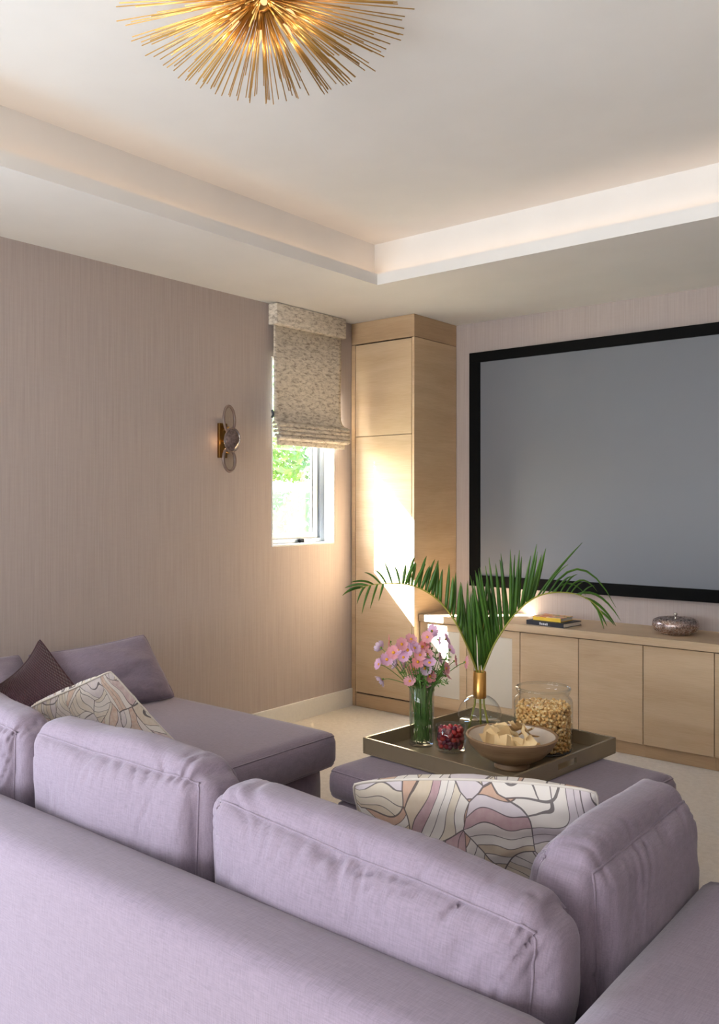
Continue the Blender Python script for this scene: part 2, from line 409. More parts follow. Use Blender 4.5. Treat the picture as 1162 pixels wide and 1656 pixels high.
# ------------------------------------------------------------------ roman blind over the window
bl = empty('roman_blind', (.035, (WY0 + WY1) / 2 + .012, 1.74), label='mottled beige roman blind with valance, half lowered over the window', cat='blind')
by0, by1 = -.335, .335      # along the wall, relative
bm = bmesh.new(); box_bm(bm, -.033, .04, by0 - .005, by1 - .02, .728, .857)
bm_obj('valance', bm, M['blind'], bl, .006, 2, True)
def sheet(name, prof, y0, y1, flare, th=.004):
    """cloth sheet: prof is a list of (x, z, flare factor); swept along the wall"""
    n = 24; vs, fs = [], []
    for (x, z, f) in prof:
        for k in range(n + 1):
            u = k / n; yy = (y0 + (y1 - y0) * u) + flare * f * (u - .5) * 2
            vs.append((x + .003 * noise.noise(Vector((yy * 5, z * 9, 1))), yy, z))
    W = n + 1
    for i in range(len(prof) - 1):
        for k in range(n): fs.append((i * W + k, i * W + k + 1, (i + 1) * W + k + 1, (i + 1) * W + k))
    o = mk(name, vs, fs, M['blind'], bl); md = o.modifiers.new('thickness', 'SOLIDIFY'); md.thickness = th; md.offset = 0
    return o
sheet('cloth', [(.0, .75, 0), (.0, .5, 0), (-.002, .3, 0), (.0, .19, 0), (.004, .165, .2), (.02, .14, .8)], by0 + .012, by1 - .03, .02)
for k in range(4):
    z = .138 - k * .026
    sheet('fold', [(.0 + .004 * k, z - .012, .6), (.03, z, 1), (.05 + .004 * k, z - .010, 1), (.056 + .004 * k, z - .022, 1), (.045, z - .034, 1), (.01, z - .03, .7)], by0 + .012, by1 - .03, .028 - .003 * k)
sheet('hem', [(.028, .052, .4), (.034, .03, .3), (.034, .0, .3), (.031, -.004, .3)], by0 + .008, by1 - .035, .01, .008)
mk('cord_cleat', *tube([(0, 0, 0), (.01, 0, .02), (.0, 0, .045)], .008, 8), M['darksteel'], bl, loc=(.0, by0 - .004, .16))

# ------------------------------------------------------------------ wall sconce
sc = empty('wall_sconce', (0, -1.672, 1.74), label='aged brass wall sconce with three smoky glass discs beside the window', cat='wall lamp')
box('backplate', 0, .022, -.03, .03, -.1, .1, M['darkbrass'], sc, .003)
def disc(name, cy, cz, ry, rz, x, dome, mat, ring=None, tilt=0):
    vs, fs = [], []; N, R = 32, 8
    for i in range(R + 1):
        r = i / R
        for k in range(N):
            a = 2 * PI * k / N; wob = 1 + .04 * math.sin(2 * a + cz * 30)
            vs.append((dome * (1 - r * r), ry * r * math.cos(a) * wob, rz * r * math.sin(a) * wob))
    for i in range(R):
        for k in range(N): fs.append((i * N + k, i * N + (k + 1) % N, (i + 1) * N + (k + 1) % N, (i + 1) * N + k))
    o = mk(name, vs, fs, mat, sc, loc=(x, cy, cz), rot=(0, 0, tilt)); md = o.modifiers.new('thickness', 'SOLIDIFY'); md.thickness = .006; md.offset = 0
    if ring:
        pts = [(0, ry * math.cos(2 * PI * k / 40) * (1 + .04 * math.sin(4 * PI * k / 40 + cz * 30)), rz * math.sin(2 * PI * k / 40) * (1 + .04 * math.sin(4 * PI * k / 40 + cz * 30))) for k in range(40)]
        g = mk('rim', *tube(pts, ring, 8, True), M['smoke_rim'], o)
    return o
M['smoke_rim'] = plain('smoky_rim', lin(118, 100, 92), .25)
M['pale_agate'] = thin_glass('pale_agate', (.86, .84, .80, 1), .1, 1.35)
q = NT('agate_dome'); nz = q.noise(q.coord((1, 1, 1)), 60, 4)
M['dome'] = q.bsdf(q.ramp(nz, [(.3, lin(92, 76, 72)), (.7, lin(142, 122, 116))]), .12, 0, q.bump(nz, .25, .002), Transmission_Weight=.45, IOR=1.35)
disc('upper_disc', -.005, .118, .042, .075, .075, .0, M['pale_agate'], .008)
disc('middle_dome', .0, .0, .058, .066, .095, .035, M['dome'], .005)
disc('lower_disc', -.005, -.112, .044, .066, .075, .0, M['pale_agate'], .009)
mk('arm', *tube([(.02, 0, .0), (.09, 0, .0)], .006, 8), M['brass'], sc)
mk('arm', *tube([(.02, 0, .06), (.07, -.003, .075)], .004, 8), M['brass'], sc)
mk('arm', *tube([(.02, 0, -.06), (.07, -.003, -.075)], .004, 8), M['brass'], sc)
mk('bulb', *lathe([(.001, -.012), (.009, -.008), (.011, 0), (.008, .009), (.001, .014)], 12), M['bulb'], sc, loc=(.055, -.012, -.012))
d = bpy.data.lights.new('sconce_glow', 'POINT'); d.energy = .12; d.color = (1, .6, .3); d.shadow_soft_size = .012
o = bpy.data.objects.new('sconce_glow', d); COL.objects.link(o); o.location = (.055, -.04, -.012); o.parent = sc

# ------------------------------------------------------------------ tall cabinet in the corner
TWx, TWy = .528, -.5
tw = empty('tall_cabinet', (TWx / 2, TWy / 2, 0), label='tall pale oak corner cabinet reaching the ceiling beside the window', cat='cabinet')
def tb(name, x0, x1, y0, y1, z0, z1, mat, par=tw, bevel=.0015):
    L = tw.location; cx, cy, cz = (x0 + x1) / 2, (y0 + y1) / 2, (z0 + z1) / 2
    return box(name, x0 - cx, x1 - cx, y0 - cy, y1 - cy, z0 - cz, z1 - cz, mat, par, bevel, 1, loc=(cx - L.x, cy - L.y, cz))
tb('body', .003, TWx - .02, TWy + .022, -.003, .002, HS - .002, M['gap'], bevel=0)
tb('side_panel', TWx - .02, TWx, TWy, -.003, .002, 2.452, M['wood'])
tb('stile', .003, .036, TWy, TWy + .02, .002, 2.452, M['wood_edge'])
tb('cornice_panel', .003, TWx, TWy, -.003, 2.455, HS - .001, M['wood_edge'])
tb('door', .039, TWx - .023, TWy + .001, TWy + .021, 1.829, 2.446, M['wood'])
tb('door', .039, TWx - .023, TWy + .001, TWy + .021, .100, 1.825, M['wood'])
tb('kickboard', .039, TWx - .02, TWy + .003, TWy + .021, .002, .090, M['wood_edge'])

# ------------------------------------------------------------------ low media cabinet: units and one worktop
CY, CZ = -.44, .615
units = [('speaker', .530, .883), ('speaker', .883, 1.255)] + [('door', 1.255 + .3725 * i, 1.255 + .3725 * (i + 1)) for i in range(6)]
places = ['next to the tall cabinet, behind the pink flowers', 'behind the palm vase', 'below the stack of books, left of the pair', 'below the books, on their right', 'left of the silver bowl', 'below the silver bowl', 'right of the silver bowl', 'at the far right end']
for i, (kind, x0, x1) in enumerate(units):
    lab = ('low oak speaker cabinet with cloth grille, ' if kind == 'speaker' else 'low oak cabinet with flat door, ') + places[i]
    u = empty('media_cabinet_unit', ((x0 + x1) / 2, CY / 2, 0), label=lab, cat='cabinet', group='media cabinet units under the screen')
    hw = (x1 - x0) / 2
    box('body', -hw + .001, hw - .001, CY / 2 + .023, -CY / 2 - .004, .074, .614, M['gap'], u)
    box('kickboard', -hw + .0005, hw - .0005, CY / 2 + .028, CY / 2 + .046, .001, .073, M['wood_edge'], u)
    zc = .343
    if kind == 'door':
        box('door', -hw + .002, hw - .002, -.01, .01, -.268, .268, M['wood'], u, .0015, 1, loc=(0, CY / 2 + .011, zc))
    else:
        # framed door with a recessed cloth grille
        g = .052
        f = boxes('door', [(-hw + .002, -hw + g, -.01, .01, -.268, .268), (hw - g, hw - .002, -.01, .01, -.268, .268), (-hw + g, hw - g, -.01, .01, -.268, -.198), (-hw + g, hw - g, -.01, .01, .225, .268)], M['wood'], u)
        f.location = (0, CY / 2 + .011, zc)
        box('grille', -hw + g + .001, hw - g - .001, -.006, .006, -.197, .224, M['grille'], f, .001, 1)
wt = tag(box('worktop', -1.518, 1.518, -.224, .224, -.0215, .0215, M['wood'], None, .002, 2, loc=(.531 + 1.518, -.231, .6385)), 'long pale oak worktop on the media cabinets', 'worktop')
WTZ = .66

# ------------------------------------------------------------------ projection screen
scr = empty('projection_screen', (2.045, -.003, .823), label='large grey projection screen with wide black frame on the wall', cat='screen')
sw, sh, fw_ = 2.78, 1.567, .083
for nm, b in (('frame_rail', (-sw / 2, sw / 2, -.04, 0, sh - .068, sh)), ('frame_rail', (-sw / 2, sw / 2, -.04, 0, 0, .073)), ('frame_stile', (-sw / 2, -sw / 2 + fw_, -.04, 0, .073, sh - .068)), ('frame_stile', (sw / 2 - fw_, sw / 2, -.04, 0, .073, sh - .068))):
    box(nm, *b, M['black'], scr, .002, 1)
box('screen_surface', -sw / 2 + fw_, sw / 2 - fw_, -.03, -.012, .073, sh - .068, M['screen'], scr)

# ------------------------------------------------------------------ things on the worktop
M['pages'] = plain('page_edges', lin(226, 220, 208), .8); M['navy'] = plain('navy_cover', lin(30, 34, 44), .45)
M['yellow'] = plain('yellow_cover', lin(236, 196, 60), .5); M['ink'] = plain('white_lettering', lin(214, 216, 220), .6)
q = NT('illustrated_cover'); a = q.noise(q.coord(), 26, 3, .5, .5)
M['art'] = q.bsdf(q.ramp(a, [(.35, lin(196, 70, 60)), (.45, lin(238, 150, 60)), (.52, lin(240, 214, 150)), (.6, lin(226, 150, 150)), (.68, lin(140, 170, 90))]), .4)
def book(name, loc, rz, lx, ly, h, cover, label, top=None, text=False):
    b = empty(name, loc, rz, label, 'book', 'books on the worktop'); c = .003
    box('pages', -lx / 2 + .004, lx / 2 - .004, -ly / 2 + c, ly / 2 - .004, c, h - c, M['pages'], b)
    box('cover', -lx / 2, lx / 2, -ly / 2, ly / 2, 0, c, cover, b)
    box('cover', -lx / 2, lx / 2, -ly / 2, ly / 2, h - c, h, top or cover, b)
    sp = box('spine', -lx / 2, lx / 2, -ly / 2, -ly / 2 + c, c, h - c, cover, b)
    if text:
        for k, hh in enumerate((.014, .010, .011, .010, .013)):
            box('letter', -.035 + k * .012, -.035 + k * .012 + .008, -ly / 2 - .0006, -ly / 2, .006, .006 + hh, M['ink'], sp)
    return b
book('hardback_book', (1.42, -.33, WTZ), math.radians(-7), .255, .19, .026, M['navy'], 'black hardback book at the bottom of the stack on the worktop', text=True)
book('hardback_book', (1.412, -.325, WTZ + .0265), math.radians(-4), .185, .14, .023, M['yellow'], 'yellow book with illustrated cover on top of the black book', top=M['art'])
q = NT('mercury_glass'); a = q.noise(q.coord(), 95, 4, .7)
M['mercury'] = q.bsdf(q.ramp(a, [(.35, lin(150, 122, 114)), (.55, lin(196, 178, 172)), (.7, lin(226, 216, 210))]), q.ramp(a, [(.3, (.12,) * 3 + (1,)), (.7, (.4,) * 3 + (1,))]), .85, q.bump(a, .35, .003))
mb = empty('mercury_glass_bowl', (2.105, -.235, WTZ), label='round silvery mercury glass bowl with lid on the worktop', cat='bowl')
mk('body', *lathe([(.001, .0), (.07, 0), (.085, .004), (.112, .022), (.124, .046), (.122, .062)], 48), M['mercury'], mb)
mk('lid', *lathe([(.122, .0625), (.116, .078), (.095, .088), (.06, .089), (.025, .082), (.001, .080)], 48), M['mercury'], mb)
mk('finial', *lathe([(.001, .078), (.009, .079), (.006, .088), (.006, .1), (.010, .107), (.008, .115), (.001, .117)], 16), plain('silver', lin(190, 186, 176), .25, .9), mb)

# ------------------------------------------------------------------ sectional sofa
def rbox_map(h, r, bulge, wr, seed, pucker, taper=0., wedge=0.):
    hx, hy, hz = h
    def f(u, v, w):
        q = Vector((u * hx, v * hy, w * hz))
        core = Vector((max(-(hx - r), min(hx - r, q.x)), max(-(hy - r), min(hy - r, q.y)), max(-(hz - r), min(hz - r, q.z))))
        d = q - core
        p = core + (d.normalized() * r if d.length > 1e-9 else d)
        bu = (1 - u * u) if abs(u) < 1 else 0; bv = (1 - v * v) if abs(v) < 1 else 0; bw = (1 - w * w) if abs(w) < 1 else 0
        if abs(u) == 1: p.x += u * bulge[0] * (bv * bw) ** .6
        if abs(v) == 1: p.y += v * bulge[1] * (bu * bw) ** .6
        if abs(w) == 1: p.z += w * bulge[2] * (bu * bv) ** .6
        p.x *= 1 + taper * w * (1 if hx >= hy else 0); p.y *= 1 + taper * w * (1 if hy > hx else 0)
        sq = 1 - wedge * (w + 1) / 2
        if hx >= hy: p.y *= sq
        else: p.x *= sq
        if wr:
            n1 = noise.noise(Vector((p.x * 5 + seed, p.y * 5, p.z * 5)))
            e = max(abs(u) if abs(u) < 1 else 0, abs(w) if abs(w) < 1 else 0, abs(v) if abs(v) < 1 else 0)
            L = p.x if hx >= hy else p.y
            n2 = noise.noise(Vector((L * 30 + seed + 4 * n1, (p.z + p.y) * 3.0, seed)))
            n2 = -max(0, .5 - abs(n2) * 2.6) * (.5 + noise.noise(Vector((L * 9 + seed, p.z * 12, 2 + p.y * 12))))
            nrm = (p - core * .6).normalized()
            p += nrm * (wr * n1 + pucker * n2 * (.08 + .92 * e ** 2.5))
        return p
    return f

def cushion(name, size, mat, parent, r=.035, bulge=(.015, .02, .02), wr=.004, pucker=.004, seed=0., taper=0., wedge=0., step=.016, loc=None, rot=None, pipe=None, pipe_axis='y'):
    h = (size[0] / 2, size[1] / 2, size[2] / 2); f = rbox_map(h, r, bulge, wr, seed, pucker, taper, wedge)
    n = [max(4, int(2 * a / step)) for a in h]; idx = {}; vs = []; fs = []
    def g(i, j, k):
        key = (i, j, k)
        if key not in idx:
            idx[key] = len(vs); vs.append(f(2 * i / n[0] - 1, 2 * j / n[1] - 1, 2 * k / n[2] - 1))
        return idx[key]
    for i in range(n[0]):
        for j in range(n[1]):
            fs.append((g(i, j, 0), g(i, j + 1, 0), g(i + 1, j + 1, 0), g(i + 1, j, 0))); fs.append((g(i, j, n[2]), g(i + 1, j, n[2]), g(i + 1, j + 1, n[2]), g(i, j + 1, n[2])))
    for i in range(n[0]):
        for k in range(n[2]):
            fs.append((g(i, 0, k), g(i + 1, 0, k), g(i + 1, 0, k + 1), g(i, 0, k + 1))); fs.append((g(i, n[1], k), g(i, n[1], k + 1), g(i + 1, n[1], k + 1), g(i + 1, n[1], k)))
    for j in range(n[1]):
        for k in range(n[2]):
            fs.append((g(0, j, k), g(0, j, k + 1), g(0, j + 1, k + 1), g(0, j + 1, k))); fs.append((g(n[0], j, k), g(n[0], j + 1, k), g(n[0], j + 1, k + 1), g(n[0], j, k + 1)))
    o = mk(name, vs, fs, mat, parent, loc=loc, rot=rot)
    if pipe:
        for sgn in (-1, 1):
            pts = []
            m = 40
            ring = [(-1 + 2 * t / m, -1) for t in range(m)] + [(1, -1 + 2 * t / m) for t in range(m)] + [(1 - 2 * t / m, 1) for t in range(m)] + [(-1, 1 - 2 * t / m) for t in range(m)]
            for a, b in ring:
                pts.append(f(a, sgn, b) if pipe_axis == 'y' else (f(sgn, a, b) if pipe_axis == 'x' else f(a, b, sgn)))
            mk('piping', *tube(pts, pipe, 6, True), mat, o if parent is not None or True else None)
    return o

sofa = empty('sectional_sofa', (1.8, -3.2, 0), label='large lavender linen sectional sofa with chaise along the wall', cat='sofa')
def sp(name, x0, x1, y0, y1, z0, z1, mat=M['lav'], **kw):
    L = sofa.location
    return cushion(name, (x1 - x0, y1 - y0, z1 - z0), mat, sofa, loc=((x0 + x1) / 2 - L.x, (y0 + y1) / 2 - L.y, (z0 + z1) / 2), **kw)
PZ = .60
sp('back_panel', .20, 3.165, -3.985, -3.805, .05, PZ, r=.028, bulge=(0, .0, .0), wr=.001, pucker=0, step=.05)
sp('arm_panel', 3.168, 3.60, -3.985, -3.13, .05, PZ, r=.028, bulge=(0, 0, .0), wr=.001, pucker=0, step=.05)
sp('wall_panel', .03, .195, -3.985, -2.50, .05, PZ, r=.028, bulge=(0, 0, 0), wr=.001, pucker=0, step=.05)
sp('chaise_base', .20, 1.40, -3.79, -2.37, .05, .305, r=.02, bulge=(0, 0, 0), wr=0, pucker=0, step=.08)
sp('chaise_cushion', .20, 1.475, -3.79, -2.345, .305, .452, r=.045, bulge=(.012, .012, .016), wr=.004, pucker=.002, seed=3, step=.03, pipe=.003, pipe_axis='z')
sp('seat_base', 1.405, 3.163, -3.79, -3.16, .05, .305, r=.02, bulge=(0, 0, 0), wr=0, pucker=0, step=.08)
sp('seat_cushion', 1.485, 3.16, -3.79, -3.12, .305, .43, r=.042, bulge=(.005, .01, .008), wr=.003, pucker=.002, seed=5, step=.03)
for x, y in ((.3, -3.9), (3.5, -3.9), (.3, -2.45), (1.3, -2.45), (3.5, -3.2), (1.6, -3.9)):
    box('foot', -.03, .03, -.03, .03, 0, .052, M['black'], sofa, .004, loc=(x - 1.8, y + 3.2, 0))

def back_cushion(label, size, loc, rot, seed, z0=None, pipe_axis='y', bulge=(.028, .045, .03), **kw):
    e = empty('sofa_back_cushion', loc, 0, label, 'cushion', 'loose sofa back cushions'); e.rotation_euler = rot
    c = cushion('cushion_cover', size, M['lav'], e, r=.058, bulge=bulge, wedge=.22, wr=.011, pucker=.034, seed=seed, taper=.03, step=.0085, loc=(0, 0, size[2] / 2), pipe=.0028, pipe_axis=pipe_axis, **kw)
    return e
back_cushion('lavender back cushion leaning on the sofa back, nearest the viewer', (.80, .18, .30), (2.692, -3.688, .437), (math.radians(2), math.radians(3), math.radians(-1)), 1.3)
back_cushion('lavender back cushion in front of the cream print pillow', (.68, .18, .335), (1.905, -3.668, .44), (math.radians(3), math.radians(0), math.radians(1)), 7.1)
back_cushion('lavender back cushion cut by the left picture edge', (.70, .17, .30), (1.13, -3.64, .462), (math.radians(3), 0, math.radians(-6)), 12.7)
back_cushion('upright lavender back cushion against the right arm panel', (.17, .515, .325), (3.055, -3.345, .437), (0, math.radians(2), 0), 21.4, pipe_axis='x', bulge=(.04, .026, .03))

# ------------------------------------------------------------------ scatter pillows
def pillow(name, corners, thick, mat, label, sag=.03, seed=0., pinch=.035, piping=True, crease=0, cat='pillow', group='scatter pillows'):
    """corners: bottom-left, bottom-right, top-right, top-left (world); origin at the base centre"""
    bl, br, tr, tl = [Vector(c) for c in corners]; org = (bl + br) / 2
    nrm = ((br - bl).cross(tl - bl)).normalized(); N = 34; vs, fs, uv = [], [], []
    W = (br - bl).length; H = (tl - bl).length
    def pt(u, v, side):
        a, b = 2 * u - 1, 2 * v - 1
        # edges bow inward between the pointed corners
        cr = 1 - .035 * (a * b) ** 8; a2 = a * (1 - pinch * (1 - b * b)) * cr; b2 = b * (1 - pinch * (1 - a * a)) * cr
        uu, vv = (a2 + 1) / 2, (b2 + 1) / 2
        p = bl * (1 - uu) * (1 - vv) + br * uu * (1 - vv) + tr * uu * vv + tl * (1 - uu) * vv
        puff = ((1 - a * a) * (1 - b * b)) ** .42
        n1 = noise.noise(Vector((u * 4 + seed, v * 4, side + seed))); n2 = noise.noise(Vector((u * 11 + seed, v * 11, side * 3 + seed)))
        t = thick / 2 * puff * (1 + .18 * n1) + .006 * n2 * puff ** .3
        if crease: t -= crease * math.exp(-((v - .80 - .04 * math.sin(u * 5)) / .07) ** 2) * (1 - a * a) ** .5
        return p + nrm * side * t + Vector((0, 0, -sag * (1 - a * a) * max(0, b)))
    for side in (1, -1):
        k0 = len(vs)
        for i in range(N + 1):
            for j in range(N + 1):
                vs.append(pt(i / N, j / N, side) - org); uv.append((i / N * W / .5 + (0 if side > 0 else 3), j / N * H / .5))
        for i in range(N):
            for j in range(N):
                a = k0 + i * (N + 1) + j; q_ = (a, a + N + 1, a + N + 2, a + 1)
                fs.append(q_ if side > 0 else q_[::-1])
    e = empty(name, org, 0, label, cat, group)
    mk('cover', vs, fs, mat, e, uvs=uv)
    if piping:
        ring = [(t / 24, 0) for t in range(24)] + [(1, t / 24) for t in range(24)] + [(1 - t / 24, 1) for t in range(24)] + [(0, 1 - t / 24) for t in range(24)]
        mk('seam', *tube([pt(a, b, 1) - org for a, b in ring], .0035, 6, True), mat if mat != M['pat1'] and mat != M['pat2'] else M['seam'], e)
    return e
M['seam'] = plain('cream_seam', lin(226, 218, 208), .8)
pillow('print_pillow', [(2.40, -3.33, .45), (2.90, -3.07, .45), (2.945, -3.165, .735), (2.44, -3.44, .72)], .15, M['pat1'], 'blush and cream swirl print pillow between the two nearest back cushions', seed=2, sag=-.02)
pillow('print_pillow', [(.88, -3.44, .465), (1.265, -2.96, .462), (1.13, -3.20, .79), (1.12, -3.50, .715)], .13, M['pat2'], 'cream swirl print pillow beside the plum pillow', seed=5, sag=.0)
pillow('knit_pillow', [(.42, -3.42, .465), (.76, -2.92, .465), (.235, -2.95, .785), (.52, -3.29, .67)], .16, M['plum'], 'dark plum waffle knit pillow against the wall side cushion', seed=9, sag=.02, pinch=.09)
pillow('lounge_cushion', [(.50, -2.40, .462), (.44, -3.0, .462), (.25, -3.02, .72), (.36, -2.475, .757)], .17, M['lav'], 'lavender square cushion leaning toward the wall on the chaise', seed=14, sag=.01, pinch=.03, cat='cushion', group='lavender wall cushions')
pillow('lounge_cushion', [(.50, -3.06, .462), (.44, -3.68, .462), (.24, -3.68, .74), (.27, -3.06, .73)], .17, M['lav'], 'lavender cushion behind the plum pillow, cut by the picture edge', seed=17, sag=.01, pinch=.03, cat='cushion', group='lavender wall cushions')

# ------------------------------------------------------------------ ottoman and tray
OR = math.radians(-6)
ot = empty('ottoman', (2.195, -2.31, 0), OR, 'square lavender ottoman with loose top cushion under the tray', 'ottoman')
cushion('base', (.90, .79, .26), M['lav'], ot, r=.03, bulge=(.004, .004, 0), wr=.002, pucker=0, step=.05, loc=(0, 0, .18))
cushion('top_cushion', (.95, .83, .12), M['lav'], ot, r=.045, bulge=(.01, .01, .006), wr=.003, pucker=.003, seed=8, step=.025, loc=(0, 0, .37), pipe=.003, pipe_axis='z')
for x, y in ((.4, .34), (-.4, .34), (.4, -.34), (-.4, -.34)): box('foot', -.03, .03, -.03, .03, 0, .055, M['black'], ot, .004, loc=(x, y, 0))
TZ = .437
tr = empty('serving_tray', (2.075, -2.18, TZ), OR, 'square bronze lacquered serving tray with handle slots on the ottoman', 'tray')
th, ts = .06, .338
box('base', -ts, ts, -ts, ts, 0, .008, M['tray'], tr, .001, 1)
def slot_wall(name, parent, rz):
    bm = bmesh.new(); w = .010; a, b = .06, .012
    for x0, x1, z0, z1 in ((-ts, -a, .008, th), (a, ts, .008, th), (-a, a, .008, .024), (-a, a, .044, th)): box_bm(bm, x0, x1, -ts, -ts + w, z0, z1)
    return bm_obj(name, bm, M['tray'], parent, 0, rot=(0, 0, rz))
box('side', -ts + .01, ts - .01, -ts, -ts + .010, .008, th, M['tray'], tr, .001, 1)
box('side', -ts + .01, ts - .01, ts - .010, ts, .008, th, M['tray'], tr, .001, 1)
slot_wall('handle_side', tr, PI / 2); slot_wall('handle_side', tr, -PI / 2)
TB = TZ + .0085

# ------------------------------------------------------------------ popcorn jar
jp = (2.225, -2.035, TB)
jar = empty('glass_jar', jp, label='wide clear glass jar full of popcorn on the tray', cat='jar')
mk('glass_body', *lathe([(.001, 0), (.095, 0), (.106, .006), (.110, .02), (.110, .185), (.106, .197), (.096, .206), (.094, .214), (.100, .222), (.103, .232), (.100, .240), (.094, .241)], 56), M['glass'], jar)
mk('rim', *tube([(.100 * math.cos(2 * PI * k / 48), .100 * math.sin(2 * PI * k / 48), .235) for k in range(48)], .0045, 8, True), M['glass'], jar)
M['rubber'] = plain('dark_ring', lin(50, 56, 66), .3)
mk('base_ring', *tube([(.098 * math.cos(2 * PI * k / 48), .098 * math.sin(2 * PI * k / 48), .004) for k in range(48)], .0035, 6, True), M['rubber'], jar)
M['popcorn'] = NT('caramel_popcorn'); q = M['popcorn']; a = q.noise(q.coord(), 75, 3, .6)
M['popcorn'] = q.bsdf(q.ramp(a, [(.3, lin(186, 126, 64)), (.5, lin(226, 180, 110)), (.68, lin(246, 226, 180))]), .5, 0, q.bump(a, .4, .003))
def kernels(n, fn, r0, mat, name, parent=None):
    base = bmesh.new(); bmesh.ops.create_icosphere(base, subdivisions=1, radius=1); bv = [v.co.copy() for v in base.verts]; bf = [[v.index for v in f.verts] for f in base.faces]; base.free()
    vs, fs = [], []
    for i in range(n):
        p = Vector(fn()); r = r0 * random.uniform(.75, 1.2); R = Euler((random.random() * 6, random.random() * 6, 0)).to_matrix(); k = len(vs)
        vs += [p + R @ (v * r * random.uniform(.65, 1.2)) for v in bv]; fs += [[k + a for a in f] for f in bf]
    o = mk(name, vs, fs, mat, parent, smooth=True); return o
def pk():
    if random.random() < .25:
        r = .097 * math.sqrt(random.random()); a = random.random() * 6.283; return (r * math.cos(a), r * math.sin(a), .168 + random.uniform(-.008, .006) + .006 * noise.noise(Vector((r * 40, a, 0))))
    a = random.random() * 6.283; r = random.uniform(.080, .0985); return (r * math.cos(a), r * math.sin(a), random.uniform(.012, .168))
pc = kernels(2600, pk, .0078, M['popcorn'], 'popcorn'); pc.location = jp
tag(pc, 'caramel coloured popcorn filling the glass jar', 'popcorn', kind='stuff')

# ------------------------------------------------------------------ wooden bowl with chips
bp = (2.235, -2.295, TB)
bw = empty('wooden_bowl', bp, label='footed wooden bowl holding corn chips on the tray', cat='bowl')
M['bowlwood'] = wood('turned_wood', lin(176, 146, 112), lin(132, 102, 74), 2.0); M['bowlin'] = plain('pale_bowl_lining', lin(226, 214, 200), .4)
mk('bowl_outside', *lathe([(.055, .020), (.075, .024), (.115, .046), (.146, .078), (.160, .106), (.163, .112)], 56), M['bowlwood'], bw)
mk('rim', *lathe([(.163, .112), (.161, .1155), (.155, .1155), (.152, .111)], 56), M['bowlwood'], bw)
mk('bowl_inside', *lathe([(.152, .111), (.142, .084), (.112, .054), (.07, .034), (.001, .030)], 56), M['bowlin'], bw)
mk('foot', *lathe([(.001, .0), (.062, .0), (.063, .006), (.054, .014), (.055, .021)], 40), M['bowlwood'], bw)
M['chip'] = plain('corn_chip', lin(238, 208, 156), .6, bscale=45, bump=.3)
def chip_mesh(lx, ly, curl):
    n = 7; vs, fs = [], []
    for i in range(n):
        for j in range(5):
            u, v = i / (n - 1) - .5, j / 4 - .5
            ang = u * curl; R = lx / curl
            vs.append((R * math.sin(ang), v * ly * (1 + .12 * math.sin(u * 7)), R * (1 - math.cos(ang)) + .004 * noise.noise(Vector((u * 4, v * 4, curl)))))
    for i in range(n - 1):
        for j in range(4): fs.append((i * 5 + j, (i + 1) * 5 + j, (i + 1) * 5 + j + 1, i * 5 + j + 1))
    me = mesh('corn_chip', vs, fs); me.materials.append(M['chip']); return me
chips = [chip_mesh(.052, .04, 1.0), chip_mesh(.06, .034, 1.5), chip_mesh(.048, .045, .8)]
spots = [(-.06, -.055, .092, 1.0, -.3, .4), (-.028, -.075, .092, 1.1, .2, .1), (.012, -.082, .09, 1.25, 0, -.2), (.045, -.07, .09, 1.2, .3, .3), (-.085, -.02, .09, .7, -.4, 1.2), (-.03, -.02, .115, .5, .2, .7), (.015, -.03, .12, .9, -.5, 2.2), (.02, .01, .125, -.4, .4, .2), (-.06, .02, .105, -.3, -.3, 1.7), (-.02, .05, .11, .6, .3, 2.6), (.06, -.02, .11, .9, .6, 1.1), (.0, -.055, .105, 1.3, -.2, .8), (-.045, -.04, .11, 1.0, .1, 1.9), (.075, -.04, .088, .6, -.3, .3), (.03, .05, .105, -.5, .2, 1.3), (-.09, .03, .088, .3, -.6, .2), (.055, .02, .112, .4, -.7, 2.9)]
for i, (x, y, z, rx, ry, rz) in enumerate(spots):
    o = link('corn_chip', chips[i % 3], None, None, (bp[0] + x, bp[1] + y, bp[2] + z + .012), (rx, ry, rz + .66)); o.scale = (1.28, 1.28, 1.28)
    tag(o, 'curled golden corn chip in the wooden bowl', 'chip', 'corn chips in the bowl')
def sn():
    r = .10 * math.sqrt(random.random()); a = random.random() * 6.283; return (r * math.cos(a), r * math.sin(a), .065 + .022 * (1 - r / .1) + random.uniform(0, .008))
sk = kernels(260, sn, .0085, M['popcorn'], 'snack_mix'); sk.location = bp
tag(sk, 'small puffed snack pieces under the chips in the bowl', 'snack', kind='stuff')

# ------------------------------------------------------------------ glass of red candies
gp = (1.955, -2.262, TB)
gl = empty('glass_tumbler', gp, label='small clear glass filled with red candies on the tray', cat='glass')
mk('glass_body', *lathe([(.001, 0), (.052, 0), (.057, .004), (.058, .012), (.058, .094), (.0565, .0955), (.055, .094), (.0545, .014), (.05, .011), (.001, .011)], 48), M['glass'], gl)
cmesh = []
for cl in ((170, 24, 44), (198, 40, 46), (112, 28, 62), (214, 84, 96), (146, 20, 40)):
    b = bmesh.new(); bmesh.ops.create_icosphere(b, subdivisions=2, radius=1)
    for v in b.verts: v.co *= 1 + .16 * noise.noise(v.co * 2.2 + Vector((cl[0], 0, 0)))
    me = bpy.data.meshes.new('red_candy'); b.to_mesh(me); b.free(); me.polygons.foreach_set('use_smooth', [True] * len(me.polygons))
    q = NT('red_candy_gel'); nz = q.noise(q.coord(), 2, 2)
    me.materials.append(q.bsdf(q.mix(nz, lin(*[int(c * .75) for c in cl]), lin(*cl)), .25, Subsurface_Weight=.0)); cmesh.append(me)
k = 0
